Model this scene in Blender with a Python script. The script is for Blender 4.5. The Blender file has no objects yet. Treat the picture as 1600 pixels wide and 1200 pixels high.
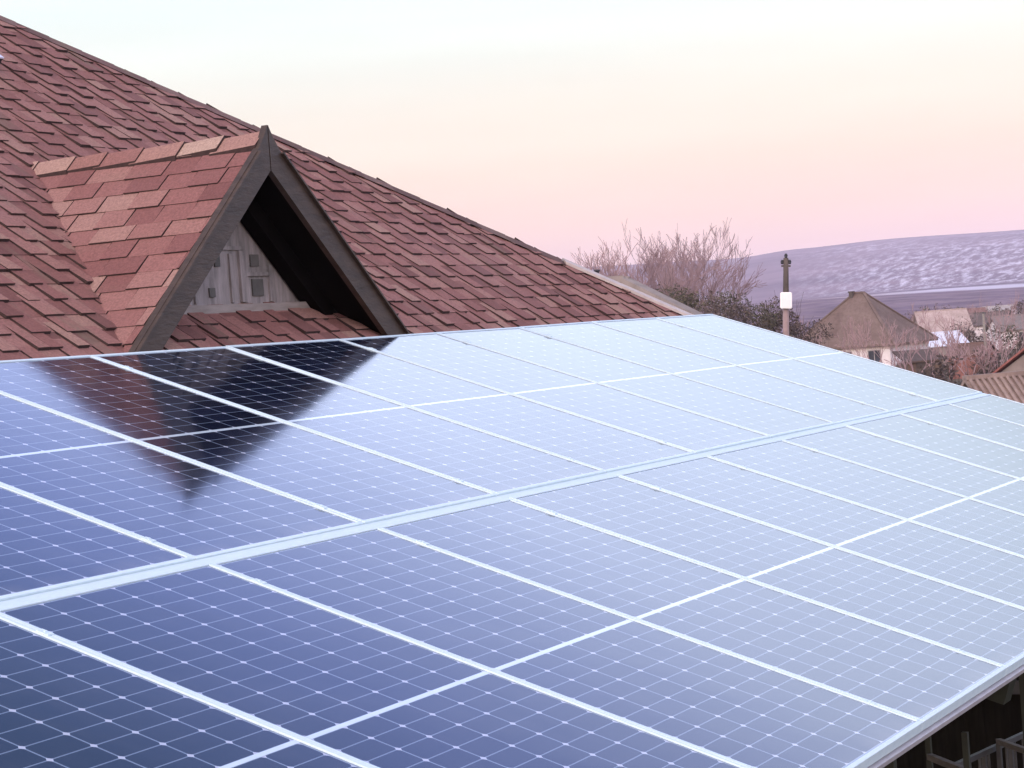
import bpy, bmesh, math, random
from mathutils import Vector, Matrix, noise

# ------------------------------------------------------------------ scene, camera, light
S = bpy.context.scene
S.render.engine = 'CYCLES'
S.cycles.use_denoising = True
S.cycles.max_bounces = 6
S.cycles.volume_bounces = 1
S.render.resolution_x, S.render.resolution_y = 1024, 768
S.view_settings.view_transform = 'Standard'
S.view_settings.look = 'None'
S.view_settings.exposure = 0.0
S.view_settings.gamma = 1.0
C = S.collection
R = math.radians

ZT = 4.60                                   # height of the top edge of the solar array
CAM = Vector((-4.62291, -5.86993, ZT - 0.06161))
# camera axes (image right, image down, forward) as columns
M = Matrix(((0.44989590, -0.05227414, 0.89154983),
            (-0.88992919, 0.05755501, 0.45245270),
            (-0.07496278, -0.99697306, -0.02062265)))
FPX = 3508.56                               # focal length in pixels of a 1600 px wide picture
cd = bpy.data.cameras.new('camera')
cam = bpy.data.objects.new('camera', cd); C.objects.link(cam)
cd.sensor_fit = 'HORIZONTAL'; cd.sensor_width = 36.0; cd.lens = FPX / 1600 * 36.0
cd.clip_start = 0.1; cd.clip_end = 20000
rx, dn, fw = M.col[0], M.col[1], M.col[2]
m4 = Matrix((rx, -dn, -fw)).transposed().to_4x4(); m4.translation = CAM
cam.matrix_world = m4
S.camera = cam

SUN_AZ, SUN_EL = R(172), R(17)              # low sun behind the camera, to the left
W = bpy.data.worlds.new('World'); S.world = W; W.use_nodes = True
nt = W.node_tree; nt.nodes.clear()
out = nt.nodes.new('ShaderNodeOutputWorld')
bg = nt.nodes.new('ShaderNodeBackground'); bg.inputs['Strength'].default_value = 1.0
sky = nt.nodes.new('ShaderNodeTexSky'); sky.sky_type = 'NISHITA'; sky.sun_disc = False
sky.sun_elevation = SUN_EL; sky.sun_rotation = R(90) - SUN_AZ
tc = nt.nodes.new('ShaderNodeTexCoord')
sp = nt.nodes.new('ShaderNodeSeparateXYZ'); nt.links.new(tc.outputs['Generated'], sp.inputs[0])
asn = nt.nodes.new('ShaderNodeMath'); asn.operation = 'ARCSINE'; nt.links.new(sp.outputs['Z'], asn.inputs[0])
dv = nt.nodes.new('ShaderNodeMath'); dv.operation = 'DIVIDE'; dv.inputs[1].default_value = math.pi / 2
nt.links.new(asn.outputs[0], dv.inputs[0])
rp = nt.nodes.new('ShaderNodeValToRGB')
SKY = [(0.0, (1.02, .71, .70)), (1.8, (1.06, .73, .69)), (2.8, (1.10, .79, .67)), (4.2, (1.09, .88, .72)),
       (5.8, (1.05, .97, .83)), (7.4, (1.00, 1.04, .96)), (9.0, (.95, 1.06, 1.03)), (10.5, (1.15, 1.38, 1.60)), (12.5, (1.62, 1.90, 2.28)),
       (16, (1.95, 2.26, 2.95)), (19.5, (2.08, 2.40, 3.30)), (22.5, (1.52, 1.84, 3.10)), (26, (.84, 1.12, 2.50)),
       (31, (.34, .58, 1.28)), (42, (.40, .50, .74)), (90, (.46, .52, .70))]
SC = 3.8
cr = rp.color_ramp
while len(cr.elements) < len(SKY): cr.elements.new(0.5)
for e, (d, c) in zip(cr.elements, SKY): e.position = d / 90.0
for e, (d, c) in zip(cr.elements, SKY):
    e.position = d / 90.0; e.color = (c[0] / SC, c[1] / SC, c[2] / SC, 1)
nt.links.new(dv.outputs[0], rp.inputs[0])
mul = nt.nodes.new('ShaderNodeVectorMath'); mul.operation = 'SCALE'; mul.inputs['Scale'].default_value = SC
nt.links.new(rp.outputs[0], mul.inputs[0])
skm = nt.nodes.new('ShaderNodeVectorMath'); skm.operation = 'SCALE'; skm.inputs['Scale'].default_value = 0.006
nt.links.new(sky.outputs[0], skm.inputs[0])
add = nt.nodes.new('ShaderNodeVectorMath'); add.operation = 'ADD'
nt.links.new(mul.outputs[0], add.inputs[0]); nt.links.new(skm.outputs[0], add.inputs[1])
# warm afterglow around the low sun, behind the camera
gl = nt.nodes.new('ShaderNodeVectorMath'); gl.operation = 'DOT_PRODUCT'; nt.links.new(tc.outputs['Generated'], gl.inputs[0])
gl.inputs[1].default_value = (math.cos(R(10)) * math.cos(R(200)), math.cos(R(10)) * math.sin(R(200)), math.sin(R(10)))
gm = nt.nodes.new('ShaderNodeMapRange'); gm.interpolation_type = 'SMOOTHSTEP'; gm.inputs[1].default_value = -.05; gm.inputs[2].default_value = 1.0
nt.links.new(gl.outputs['Value'], gm.inputs[0])
gc = nt.nodes.new('ShaderNodeVectorMath'); gc.operation = 'SCALE'; gc.inputs[0].default_value = (1.75, 1.15, .86)
nt.links.new(gm.outputs[0], gc.inputs['Scale'])
ad2 = nt.nodes.new('ShaderNodeVectorMath'); ad2.operation = 'ADD'
nt.links.new(add.outputs[0], ad2.inputs[0]); nt.links.new(gc.outputs[0], ad2.inputs[1])
# thin uneven veil of high haze
vm = nt.nodes.new('ShaderNodeMapping'); vm.inputs['Scale'].default_value = (2.0, 2.0, 16.0); vm.inputs['Rotation'].default_value = (.05, .03, 0)
nt.links.new(tc.outputs['Generated'], vm.inputs['Vector'])
vn = nt.nodes.new('ShaderNodeTexNoise'); vn.inputs['Scale'].default_value = 1.6; vn.inputs['Detail'].default_value = 4
nt.links.new(vm.outputs[0], vn.inputs['Vector'])
vr = nt.nodes.new('ShaderNodeMapRange'); vr.inputs[1].default_value = .3; vr.inputs[2].default_value = .7; vr.inputs[3].default_value = .94; vr.inputs[4].default_value = 1.04
nt.links.new(vn.outputs['Fac'], vr.inputs[0])
vs_ = nt.nodes.new('ShaderNodeVectorMath'); vs_.operation = 'SCALE'
nt.links.new(ad2.outputs[0], vs_.inputs[0]); nt.links.new(vr.outputs[0], vs_.inputs['Scale'])
nt.links.new(vs_.outputs[0], bg.inputs['Color'])
nt.links.new(bg.outputs[0], out.inputs['Surface'])

sd = bpy.data.lights.new('sun', 'SUN'); sd.energy = 1.3; sd.angle = R(18); sd.color = (1.0, .84, .74)
sun = bpy.data.objects.new('sun', sd); C.objects.link(sun)
sdir = Vector((math.cos(SUN_EL) * math.cos(SUN_AZ), math.cos(SUN_EL) * math.sin(SUN_AZ), math.sin(SUN_EL)))
sun.rotation_euler = sdir.to_track_quat('Z', 'Y').to_euler()

# ------------------------------------------------------------------ helpers
def spot(px, py, d):
    """world point seen at pixel (px, py) of the 1600x1200 picture, d metres away over the ground"""
    g = rx * ((px - 800) / FPX) + dn * ((py - 600) / FPX) + fw
    return CAM + g * (d / math.hypot(g.x, g.y))

def bearing(px, py=500):
    g = rx * ((px - 800) / FPX) + dn * ((py - 600) / FPX) + fw
    return math.atan2(g.y, g.x)

class N:
    """small wrapper to write shader nodes as expressions"""
    def __init__(s, name):
        s.m = bpy.data.materials.new(name); s.m.use_nodes = True; s.t = s.m.node_tree
        s.b = s.t.nodes['Principled BSDF']; s.o = s.t.nodes['Material Output']
    def put(s, sock, v):
        if isinstance(v, bpy.types.NodeSocket): s.t.links.new(v, sock)
        elif v is not None:
            if isinstance(v, (tuple, list)) and len(v) == 3 and sock.type == 'RGBA': v = (*v, 1)
            sock.default_value = v
    def math(s, op, a, b=None, c=None):
        n = s.t.nodes.new('ShaderNodeMath'); n.operation = op
        for i, v in enumerate((a, b, c)): s.put(n.inputs[i], v)
        return n.outputs[0]
    def mix(s, f, a, b, kind='MIX'):
        n = s.t.nodes.new('ShaderNodeMix'); n.data_type = 'RGBA'; n.blend_type = kind
        s.put(n.inputs[0], f); s.put(n.inputs[6], a); s.put(n.inputs[7], b)
        return n.outputs[2]
    def coord(s, kind='Object'):
        return s.t.nodes.new('ShaderNodeTexCoord').outputs[kind]
    def pos(s): return s.t.nodes.new('ShaderNodeNewGeometry').outputs['Position']
    def island(s): return s.t.nodes.new('ShaderNodeNewGeometry').outputs['Random Per Island']
    def obj_rand(s): return s.t.nodes.new('ShaderNodeObjectInfo').outputs['Random']
    def scale(s, v, xyz):
        n = s.t.nodes.new('ShaderNodeMapping'); s.put(n.inputs['Vector'], v); n.inputs['Scale'].default_value = xyz
        return n.outputs[0]
    def noise(s, v, sc, det=4, rough=.55):
        n = s.t.nodes.new('ShaderNodeTexNoise'); s.put(n.inputs['Vector'], v)
        n.inputs['Scale'].default_value = sc; n.inputs['Detail'].default_value = det; n.inputs['Roughness'].default_value = rough
        return n.outputs['Fac']
    def white(s, v, dim='3D'):
        n = s.t.nodes.new('ShaderNodeTexWhiteNoise'); n.noise_dimensions = dim
        s.put(n.inputs['Vector' if dim != '1D' else 'W'], v); return n.outputs['Value']
    def ramp(s, f, stops):
        n = s.t.nodes.new('ShaderNodeValToRGB'); r = n.color_ramp
        while len(r.elements) < len(stops): r.elements.new(.5)
        for e, (p, c) in zip(r.elements, stops): e.position = p
        for e, (p, c) in zip(r.elements, stops): e.position = p; e.color = (*c, 1)
        s.put(n.inputs[0], f); return n.outputs[0]
    def step(s, v, a, b):
        n = s.t.nodes.new('ShaderNodeMapRange'); n.clamp = True
        s.put(n.inputs[0], v); n.inputs[1].default_value = a; n.inputs[2].default_value = b
        return n.outputs[0]
    def bump(s, h, dist, strength=1.0):
        n = s.t.nodes.new('ShaderNodeBump'); s.put(n.inputs['Height'], h)
        n.inputs['Distance'].default_value = dist; n.inputs['Strength'].default_value = strength
        s.t.links.new(n.outputs[0], s.b.inputs['Normal'])
    def done(s, col=None, rough=None, metal=None, ior=None, spec=None):
        s.put(s.b.inputs['Base Color'], col); s.put(s.b.inputs['Roughness'], rough)
        s.put(s.b.inputs['Metallic'], metal); s.put(s.b.inputs['IOR'], ior); s.put(s.b.inputs['Specular IOR Level'], spec)
        return s.m

def simple(name, a, b, sc=3.0, rough=.8, metal=0.0, bump=0.0, stretch=(1, 1, 1), spec=None):
    n = N(name); v = n.scale(n.coord(), stretch)
    f = n.step(n.noise(v, sc, 6, .62), .3, .7)
    if bump: n.bump(n.noise(v, sc * 4, 4), bump)
    return n.done(n.mix(f, a, b), rough, metal, None, spec)

def mesh_obj(name, bm, mat, parent=None, smooth=False, uv=False):
    me = bpy.data.meshes.new(name); bm.normal_update(); bm.to_mesh(me); bm.free()
    if smooth:
        for p in me.polygons: p.use_smooth = True
    me.materials.append(mat)
    o = bpy.data.objects.new(name, me); C.objects.link(o)
    if parent: o.parent = parent
    return o

def py_obj(name, vs, fs, mat, parent=None, smooth=False):
    me = bpy.data.meshes.new(name); me.from_pydata([tuple(v) for v in vs], [], fs); me.update()
    if smooth:
        for p in me.polygons: p.use_smooth = True
    me.materials.append(mat)
    o = bpy.data.objects.new(name, me); C.objects.link(o)
    if parent: o.parent = parent
    return o

def thing(name, label, cat, loc=(0, 0, 0), rotz=0.0, group=None):
    o = bpy.data.objects.new(name, None); C.objects.link(o)
    o.location = loc; o.rotation_euler = (0, 0, rotz); o.empty_display_size = .2
    return tag(o, label, cat, group)

def tag(o, label, cat, group=None):
    o['label'] = label; o['category'] = cat
    if group: o['group'] = group
    return o

def part_label(o, label):
    o['label'] = label; return o

def box(bm, x0, x1, y0, y1, z0, z1, mat=None):
    vs = [bm.verts.new(p) for p in ((x0, y0, z0), (x1, y0, z0), (x1, y1, z0), (x0, y1, z0),
                                    (x0, y0, z1), (x1, y0, z1), (x1, y1, z1), (x0, y1, z1))]
    if mat is not None:
        for v in vs: v.co = mat @ v.co
    for f in ((3, 2, 1, 0), (4, 5, 6, 7), (0, 1, 5, 4), (1, 2, 6, 5), (2, 3, 7, 6), (3, 0, 4, 7)):
        bm.faces.new([vs[i] for i in f])

def bar(bm, a, b, w, h, up=Vector((0, 0, 1))):
    """square bar from a to b, w wide, h high"""
    a, b = Vector(a), Vector(b); d = b - a; L = d.length; d.normalize()
    s = d.cross(up)
    if s.length < 1e-4: s = d.cross(Vector((0, 1, 0)))
    s.normalize(); u = s.cross(d)
    m = Matrix((s, d, u)).transposed().to_4x4(); m.translation = a
    box(bm, -w / 2, w / 2, 0, L, -h / 2, h / 2, m)

def extrude_poly(bm, pts, depth):
    """closed polygon (list of Vectors, in order) pushed by the vector depth"""
    a = [bm.verts.new(p) for p in pts]; b = [bm.verts.new(Vector(p) + depth) for p in pts]
    bm.faces.new(a[::-1]); bm.faces.new(b)
    n = len(pts)
    for i in range(n): bm.faces.new((a[i], a[(i + 1) % n], b[(i + 1) % n], b[i]))

def tube(bm, a, b, r0, r1, n=8, cap=True):
    a, b = Vector(a), Vector(b); d = (b - a).normalized()
    s = d.orthogonal().normalized(); u = d.cross(s)
    ra = [bm.verts.new(a + (s * math.cos(2 * math.pi * i / n) + u * math.sin(2 * math.pi * i / n)) * r0) for i in range(n)]
    rb = [bm.verts.new(b + (s * math.cos(2 * math.pi * i / n) + u * math.sin(2 * math.pi * i / n)) * r1) for i in range(n)]
    for i in range(n): bm.faces.new((ra[i], ra[(i + 1) % n], rb[(i + 1) % n], rb[i]))
    if cap: bm.faces.new(ra[::-1]); bm.faces.new(rb)

# ------------------------------------------------------------------ materials
def mat_cells():
    """laminate of one panel: 6 x 24 half cells with pale gaps and diamonds at the corners, under glass"""
    n = N('solar_glass'); uv = n.t.nodes.new('ShaderNodeUVMap').outputs[0]
    s = n.t.nodes.new('ShaderNodeSeparateXYZ'); n.t.links.new(uv, s.inputs[0]); u, v = s.outputs[0], s.outputs[1]
    PU, PV = 0.1593, 0.0806
    fu = n.math('DIVIDE', u, PU); fv = n.math('DIVIDE', v, PV)
    du = n.math('MULTIPLY', n.math('ABSOLUTE', n.math('SUBTRACT', n.math('FRACT', n.math('ADD', fu, .5)), .5)), PU)
    dvv = n.math('MULTIPLY', n.math('ABSOLUTE', n.math('SUBTRACT', n.math('FRACT', n.math('ADD', fv, .5)), .5)), PV)
    line = n.math('MAXIMUM', n.math('MULTIPLY', n.math('LESS_THAN', du, .0029), .78), n.math('MULTIPLY', n.math('LESS_THAN', dvv, .0022), .62))
    dia = n.math('LESS_THAN', n.math('ADD', du, dvv), .0115)
    # border of the laminate outside the cells, and the middle strip between both halves
    au = n.math('ABSOLUTE', u); av = n.math('ABSOLUTE', v)
    edge = n.math('MAXIMUM', n.math('GREATER_THAN', au, 3 * PU), n.math('GREATER_THAN', av, 12 * PV))
    cu = n.t.nodes.new('ShaderNodeCombineXYZ'); n.t.links.new(n.math('FLOOR', fu), cu.inputs[0]); n.t.links.new(n.math('FLOOR', fv), cu.inputs[1])
    n.t.links.new(n.math('MULTIPLY', n.obj_rand(), 57.0), cu.inputs[2])
    rnd = n.white(cu.outputs[0])
    tone = n.math('ADD', n.math('MULTIPLY', n.obj_rand(), .9), .6)
    bus = n.math('LESS_THAN', n.math('ABSOLUTE', n.math('SUBTRACT', n.math('FRACT', n.math('MULTIPLY', fu, 9.0)), .5)), .03)
    cell = n.mix(rnd, (.0026, .0044, .012), (.0048, .0078, .021))
    tn = n.t.nodes.new('ShaderNodeVectorMath'); tn.operation = 'SCALE'; n.put(tn.inputs[0], cell); n.put(tn.inputs['Scale'], tone); cell = tn.outputs[0]
    cell = n.mix(n.math('MULTIPLY', bus, .25), cell, (.08, .09, .10))
    back = (.20, .26, .34)
    col = n.mix(line, cell, back); col = n.mix(dia, col, (.40, .44, .52)); col = n.mix(edge, col, back)
    dust = n.noise(n.coord(), 2.3, 7, .65); dust2 = n.noise(n.scale(n.coord(), (1, .25, 1)), 14, 5, .6)
    df = n.math('MULTIPLY', n.math('MULTIPLY', n.step(dust, .35, .75), n.step(dust2, .3, .75)), .055)
    col = n.mix(df, col, (.45, .42, .38))
    low = n.math('MULTIPLY', n.step(v, -.90, -.985), n.math('MULTIPLY', n.step(n.noise(n.scale(n.coord(), (1, .3, 1)), 9, 5, .65), .38, .7), .16))
    col = n.mix(low, col, (.42, .39, .34))                            # dirt washed down to the lower frame
    spk = n.math('MULTIPLY', n.math('GREATER_THAN', n.noise(n.coord(), 11, 3, .6), .765), .6)
    col = n.mix(spk, col, (.55, .54, .50))                            # a few specks
    rough = n.math('ADD', n.math('MULTIPLY', dust, .07), .060)
    n.bump(n.noise(n.coord(), 2.0, 2), .0022, .35)
    return n.done(col, rough, 0.0, 1.33)

def mat_strip():
    return simple('white_backsheet', (.47, .58, .62), (.56, .66, .70), 8, .12)

def mat_shingle(name, stops, moss=.15):
    n = N(name); p = n.coord(); r = n.island()
    col = n.ramp(r, stops)
    gr = n.noise(p, 75, 5, .75); col = n.mix(n.step(gr, .35, .7), n.mix(.55, col, (.06, .032, .028)), col)
    big = n.noise(p, 1.1, 5, .6); col = n.mix(n.math('MULTIPLY', n.step(big, .45, .75), .35), col, (.27, .15, .14))
    st = n.noise(n.scale(p, (3.0, .6, .6)), 2.2, 5, .6); col = n.mix(n.math('MULTIPLY', n.step(st, .55, .8), moss * 4), col, (.17, .15, .10))
    n.bump(n.noise(p, 90, 4, .7), .004, .8)
    return n.done(col, .9, 0, None, .25)

MAT = {}
MAT['cells'] = mat_cells()
MAT['strip'] = mat_strip()
MAT['alu'] = simple('anodised_aluminium', (.55, .69, .73), (.64, .77, .80), 20, .6, .12, spec=.3, stretch=(1, 8, 1))
MAT['alu_dull'] = simple('dull_aluminium', (.50, .48, .49), (.62, .59, .60), 12, .5, .5)
MAT['shingle'] = mat_shingle('roof_shingle', [(0, (.18, .078, .066)), (.22, (.265, .115, .095)), (.5, (.32, .148, .123)), (.8, (.375, .190, .155)), (1, (.41, .245, .185))])
MAT['shingle_dormer'] = mat_shingle('dormer_shingle', [(0, (.20, .085, .078)), (.3, (.275, .122, .110)), (.6, (.33, .16, .14)), (.88, (.39, .215, .18)), (1, (.43, .28, .225))], .05)
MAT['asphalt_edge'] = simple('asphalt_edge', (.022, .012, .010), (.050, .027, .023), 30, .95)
MAT['ridge'] = mat_shingle('ridge_shingle', [(0, (.28, .13, .115)), (.4, (.36, .19, .155)), (.7, (.46, .29, .23)), (1, (.54, .40, .31))], .03)
MAT['hip'] = mat_shingle('hip_shingle', [(0, (.10, .062, .055)), (.5, (.16, .10, .088)), (1, (.22, .15, .13))])
MAT['brown_paint'] = simple('brown_board_paint', (.032, .021, .015), (.068, .046, .033), 9, .6, bump=.003, stretch=(.6, 1, 2.2))
MAT['dark_soffit'] = simple('dark_soffit', (.0025, .002, .002), (.006, .005, .0045), 6, .95, spec=.05)  # near-black base also carries the shade under the dormer overhang
def mat_gable():
    n = N('weathered_gable_board'); p = n.coord()
    v = n.noise(n.scale(p, (9, 1, 1.2)), 3.0, 6, .65); b = n.noise(p, 5.5, 6, .6); d = n.noise(p, 22, 4, .6)
    col = n.mix(n.step(v, .3, .7), (.16, .145, .14), (.36, .325, .315))
    col = n.mix(n.math('MULTIPLY', n.step(b, .5, .75), .6), col, (.11, .115, .10))
    col = n.mix(n.math('MULTIPLY', n.step(d, .55, .8), .5), col, (.36, .32, .33))
    n.bump(v, .006); return n.done(col, .9)
MAT['gable'] = mat_gable()
MAT['lead'] = simple('pale_flashing', (.38, .32, .28), (.52, .45, .40), 6, .6, .1, stretch=(2, 2, 2))
MAT['plaster'] = simple('house_plaster', (.46, .42, .38), (.58, .54, .49), 2.5, .9, bump=.002)
MAT['black_metal'] = simple('black_metal', (.015, .015, .018), (.03, .03, .035), 10, .5)
MAT['pale_glass'] = simple('pale_cover', (.55, .57, .66), (.68, .70, .78), 10, .2)
MAT['green_steel'] = simple('green_painted_steel', (.012, .015, .008), (.026, .030, .015), 7, .6)
MAT['grey_steel'] = simple('grey_steel', (.05, .05, .05), (.085, .085, .08), 9, .55, .3)
MAT['pale_wood'] = simple('pale_wood', (.15, .135, .11), (.24, .215, .18), 8, .75, stretch=(1, 1, 6))
MAT['bark'] = simple('mauve_bark', (.105, .078, .078), (.17, .125, .12), 6, .9)
MAT['bark_dark'] = simple('dark_bark', (.055, .045, .038), (.10, .08, .066), 6, .9)
MAT['twig'] = simple('twig', (.25, .165, .165), (.36, .25, .245), 4, .9)
MAT['twig_brown'] = simple('brown_twig', (.06, .044, .036), (.115, .085, .07), 4, .9)
def mat_leaf(name, stops):
    n = N(name); col = n.ramp(n.island(), stops); return n.done(col, .75, 0, None, .2)
MAT['leaf_brown'] = mat_leaf('dry_brown_leaf', [(0, (.028, .020, .016)), (.5, (.075, .054, .043)), (1, (.15, .112, .092))])
MAT['leaf_mauve'] = mat_leaf('mauve_leaf', [(0, (.030, .021, .020)), (.5, (.075, .052, .050)), (1, (.15, .11, .105))])
MAT['leaf_dark'] = mat_leaf('dark_leaf', [(0, (.012, .013, .009)), (.5, (.028, .027, .018)), (1, (.065, .055, .038))])
MAT['leaf_olive'] = mat_leaf('olive_leaf', [(0, (.03, .03, .018)), (.5, (.07, .062, .035)), (1, (.12, .10, .06))])

# ------------------------------------------------------------------ terrain (one sheet to the horizon, rising into hills ahead)
AZ0 = bearing(1250)
def smooth(a, b, x):
    t = max(0.0, min(1.0, (x - a) / (b - a))); return t * t * (3 - 2 * t)
SKYLINE = [(-60, 1.3), (5, 1.55), (13.8, 1.72), (17.0, 1.76), (19.4, 1.69), (21.0, 1.58), (23.4, 1.62), (25.1, 1.65), (40, 1.3), (90, .8)]
def ground_z(r, az):
    da = math.degrees(az - AZ0)
    front = math.exp(-(da / 60.0) ** 4)
    z = 0.0
    near = 13.0 * smooth(170, 1000, r) ** 1.15
    nz = noise.noise(Vector((math.cos(az) * r * .004, math.sin(az) * r * .004, 3.1)))
    z += near * (.85 + .12 * math.sin(math.radians(da) * 9 + 1.0)) + nz * 3.0 * smooth(200, 700, r)
    far = smooth(1050, 3000, r)
    if far > 0:
        k = 0
        while k < len(SKYLINE) - 2 and math.degrees(az) > SKYLINE[k + 1][0]: k += 1
        (a0, e0), (a1, e1) = SKYLINE[k], SKYLINE[k + 1]
        f = max(0.0, min(1.0, (math.degrees(az) - a0) / (a1 - a0))); el = e0 + (e1 - e0) * f * f * (3 - 2 * f)
        eb = math.degrees(math.atan2(z - 4.54, r))
        z = 4.54 + r * math.tan(R(eb + (el - eb) * far ** .9))
        z += 5.0 * noise.noise(Vector((math.cos(az) * r * .0022, math.sin(az) * r * .0022, 9.7))) * smooth(1050, 1400, r) * (1 - smooth(2300, 2800, r))
    z -= 60 * smooth(3000, 4200, r)
    return z * front
vs, fs = [], []
radii = [0, 4, 8, 14, 22, 32, 45, 60, 80, 100, 125, 150, 180, 210, 245, 280, 320, 365, 415, 470, 530, 600, 680, 770, 860, 930, 985, 1040, 1120, 1220, 1340, 1470, 1600, 1740,
         1890, 2050, 2210, 2370, 2530, 2680, 2820, 2930, 3000, 3100, 3300, 3700, 4300]
azs = []
a = -180.0
while a < 180 - 1e-6:
    azs.append(a); rel = abs(a - math.degrees(AZ0)); a += .25 if rel < 12 else (1 if rel < 30 else (3 if rel < 60 else 10))
na = len(azs)
vs.append((CAM.x, CAM.y, 0))
for r in radii[1:]:
    for a in azs:
        az = R(a); vs.append((CAM.x + r * math.cos(az), CAM.y + r * math.sin(az), ground_z(r, az)))
for i in range(na): fs.append((0, 1 + i, 1 + (i + 1) % na))
for k in range(len(radii) - 2):
    o0 = 1 + k * na; o1 = o0 + na
    for i in range(na): fs.append((o0 + i, o1 + i, o1 + (i + 1) % na, o0 + (i + 1) % na))
def mat_ground():
    n = N('winter_ground'); p = n.pos()
    s = n.t.nodes.new('ShaderNodeSeparateXYZ'); n.t.links.new(p, s.inputs[0])
    dx = n.math('SUBTRACT', s.outputs[0], CAM.x); dy = n.math('SUBTRACT', s.outputs[1], CAM.y)
    r = n.math('SQRT', n.math('ADD', n.math('MULTIPLY', dx, dx), n.math('MULTIPLY', dy, dy)))
    az = n.math('SUBTRACT', n.math('ARCTAN2', dy, dx), AZ0)          # + is left in the picture
    grass = n.mix(n.step(n.noise(p, .35, 6, .65), .35, .65), (.075, .062, .040), (.15, .12, .08))
    # brown village gardens, then bare orchards, then a pale stubble strip, then the far open hill
    azr = n.t.nodes.new('ShaderNodeCombineXYZ'); n.t.links.new(n.math('MULTIPLY', az, 60.0), azr.inputs[0]); n.t.links.new(n.math('MULTIPLY', r, .02), azr.inputs[1])
    bands = n.noise(azr.outputs[0], 1.0, 6, .65)
    orch = n.mix(n.step(bands, .35, .68), (.085, .055, .084), (.19, .13, .17))
    orch = n.mix(n.math('MULTIPLY', n.step(n.noise(p, .045, 7, .72), .47, .66), .75), orch, (.30, .22, .22))
    wob = n.math('MULTIPLY', n.math('SUBTRACT', n.noise(azr.outputs[0], .35, 3), .5), 160.0)
    rr = n.math('ADD', r, wob)
    strip = n.mix(n.step(n.noise(p, .012, 5, .6), .4, .6), (.30, .235, .24), (.42, .34, .34))
    snow = n.step(az, -.018, -.062)                                   # the right of the hill carries old snow
    strip = n.mix(n.math('MULTIPLY', snow, .6), strip, (.62, .62, .72))
    far0 = n.mix(n.step(n.noise(p, .0045, 6, .62), .36, .64), (.095, .067, .10), (.19, .135, .168))
    sl = n.t.nodes.new('ShaderNodeCombineXYZ')
    n.t.links.new(n.math('MULTIPLY', az, 150.0), sl.inputs[0]); n.t.links.new(n.math('MULTIPLY', n.math('ADD', r, n.math('MULTIPLY', az, 9000.0)), .011), sl.inputs[1])
    pat = n.step(n.noise(sl.outputs[0], 1.5, 8, .72), .46, .64)
    mask = n.math('MULTIPLY', n.step(az, .012, -.045), n.math('MULTIPLY', n.step(r, 1000, 1500), n.step(r, 2950, 2700)))
    far = n.mix(n.math('MULTIPLY', pat, n.math('MULTIPLY', n.math('MULTIPLY', mask, .85), n.step(n.noise(p, .0018, 3), .26, .46))), far0, (.70, .68, .74))
    col = n.mix(n.step(r, 200, 330), grass, orch)
    col = n.mix(n.step(rr, 885, 960), col, strip)
    col = n.mix(n.step(rr, 1010, 1080), col, far)
    return n.done(col, .95, 0, None, .1)
g = py_obj('ground', vs, fs, mat_ground(), smooth=True); g['kind'] = 'structure'

# paved yard below the array
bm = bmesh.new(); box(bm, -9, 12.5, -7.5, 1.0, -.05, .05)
yard = mesh_obj('yard_paving', bm, simple('dark_paving', (.008, .008, .007), (.016, .015, .013), 3, .9, spec=.05)); yard['kind'] = 'structure'  # near-black base colour also holds the shade below the panels

# ------------------------------------------------------------------ the house: shingled hip roof with a dormer
random.seed(7)
TP = math.tan(R(36)); CP = math.cos(R(36)); SP = math.sin(R(36))
Z0 = ZT - .12                                # roof plane: z = Z0 + TP * Y
HX, HY, HS = 9.973, .191, 1.2               # hip line on that plane: X = HX - HS (Y - HY)
YE, YR = -.42, 4.30                          # eave, ridge
def hipx(y): return HX - HS * (y - HY)
house = thing('house', 'brown house with a red shingled hip roof and a pointed dormer above the solar panels', 'house', (4.5, 3.0, 0))
HO = Vector((4.5, 3.0, 0))                   # children are written in world numbers, then shifted
def hobj(name, bm, mat, parent=None, smooth=False):
    for v in bm.verts: v.co -= HO
    return mesh_obj(name, bm, mat, parent or house, smooth)

def tab(bm, o, ex, ey, en, x0b, x1b, x0t, x1t, s0, s1, t):
    """one shingle: butt edge at s0 (t thick), head at s1; o origin, ex along the course, ey up the slope, en normal"""
    def P(x, s, h): return o + ex * x + ey * s + en * h
    v = [bm.verts.new(P(x0b, s0, t)), bm.verts.new(P(x1b, s0, t)), bm.verts.new(P(x1t, s1, .003)), bm.verts.new(P(x0t, s1, .003)),
         bm.verts.new(P(x0b, s0, -.012)), bm.verts.new(P(x1b, s0, -.012)), bm.verts.new(P(x1t, s1, -.012)), bm.verts.new(P(x0t, s1, -.012))]
    bm.faces.new(v[:4])
    for f in ((4, 5, 1, 0), (5, 6, 2, 1), (7, 4, 0, 3)): bm.faces.new([v[i] for i in f]).material_index = 1

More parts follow.
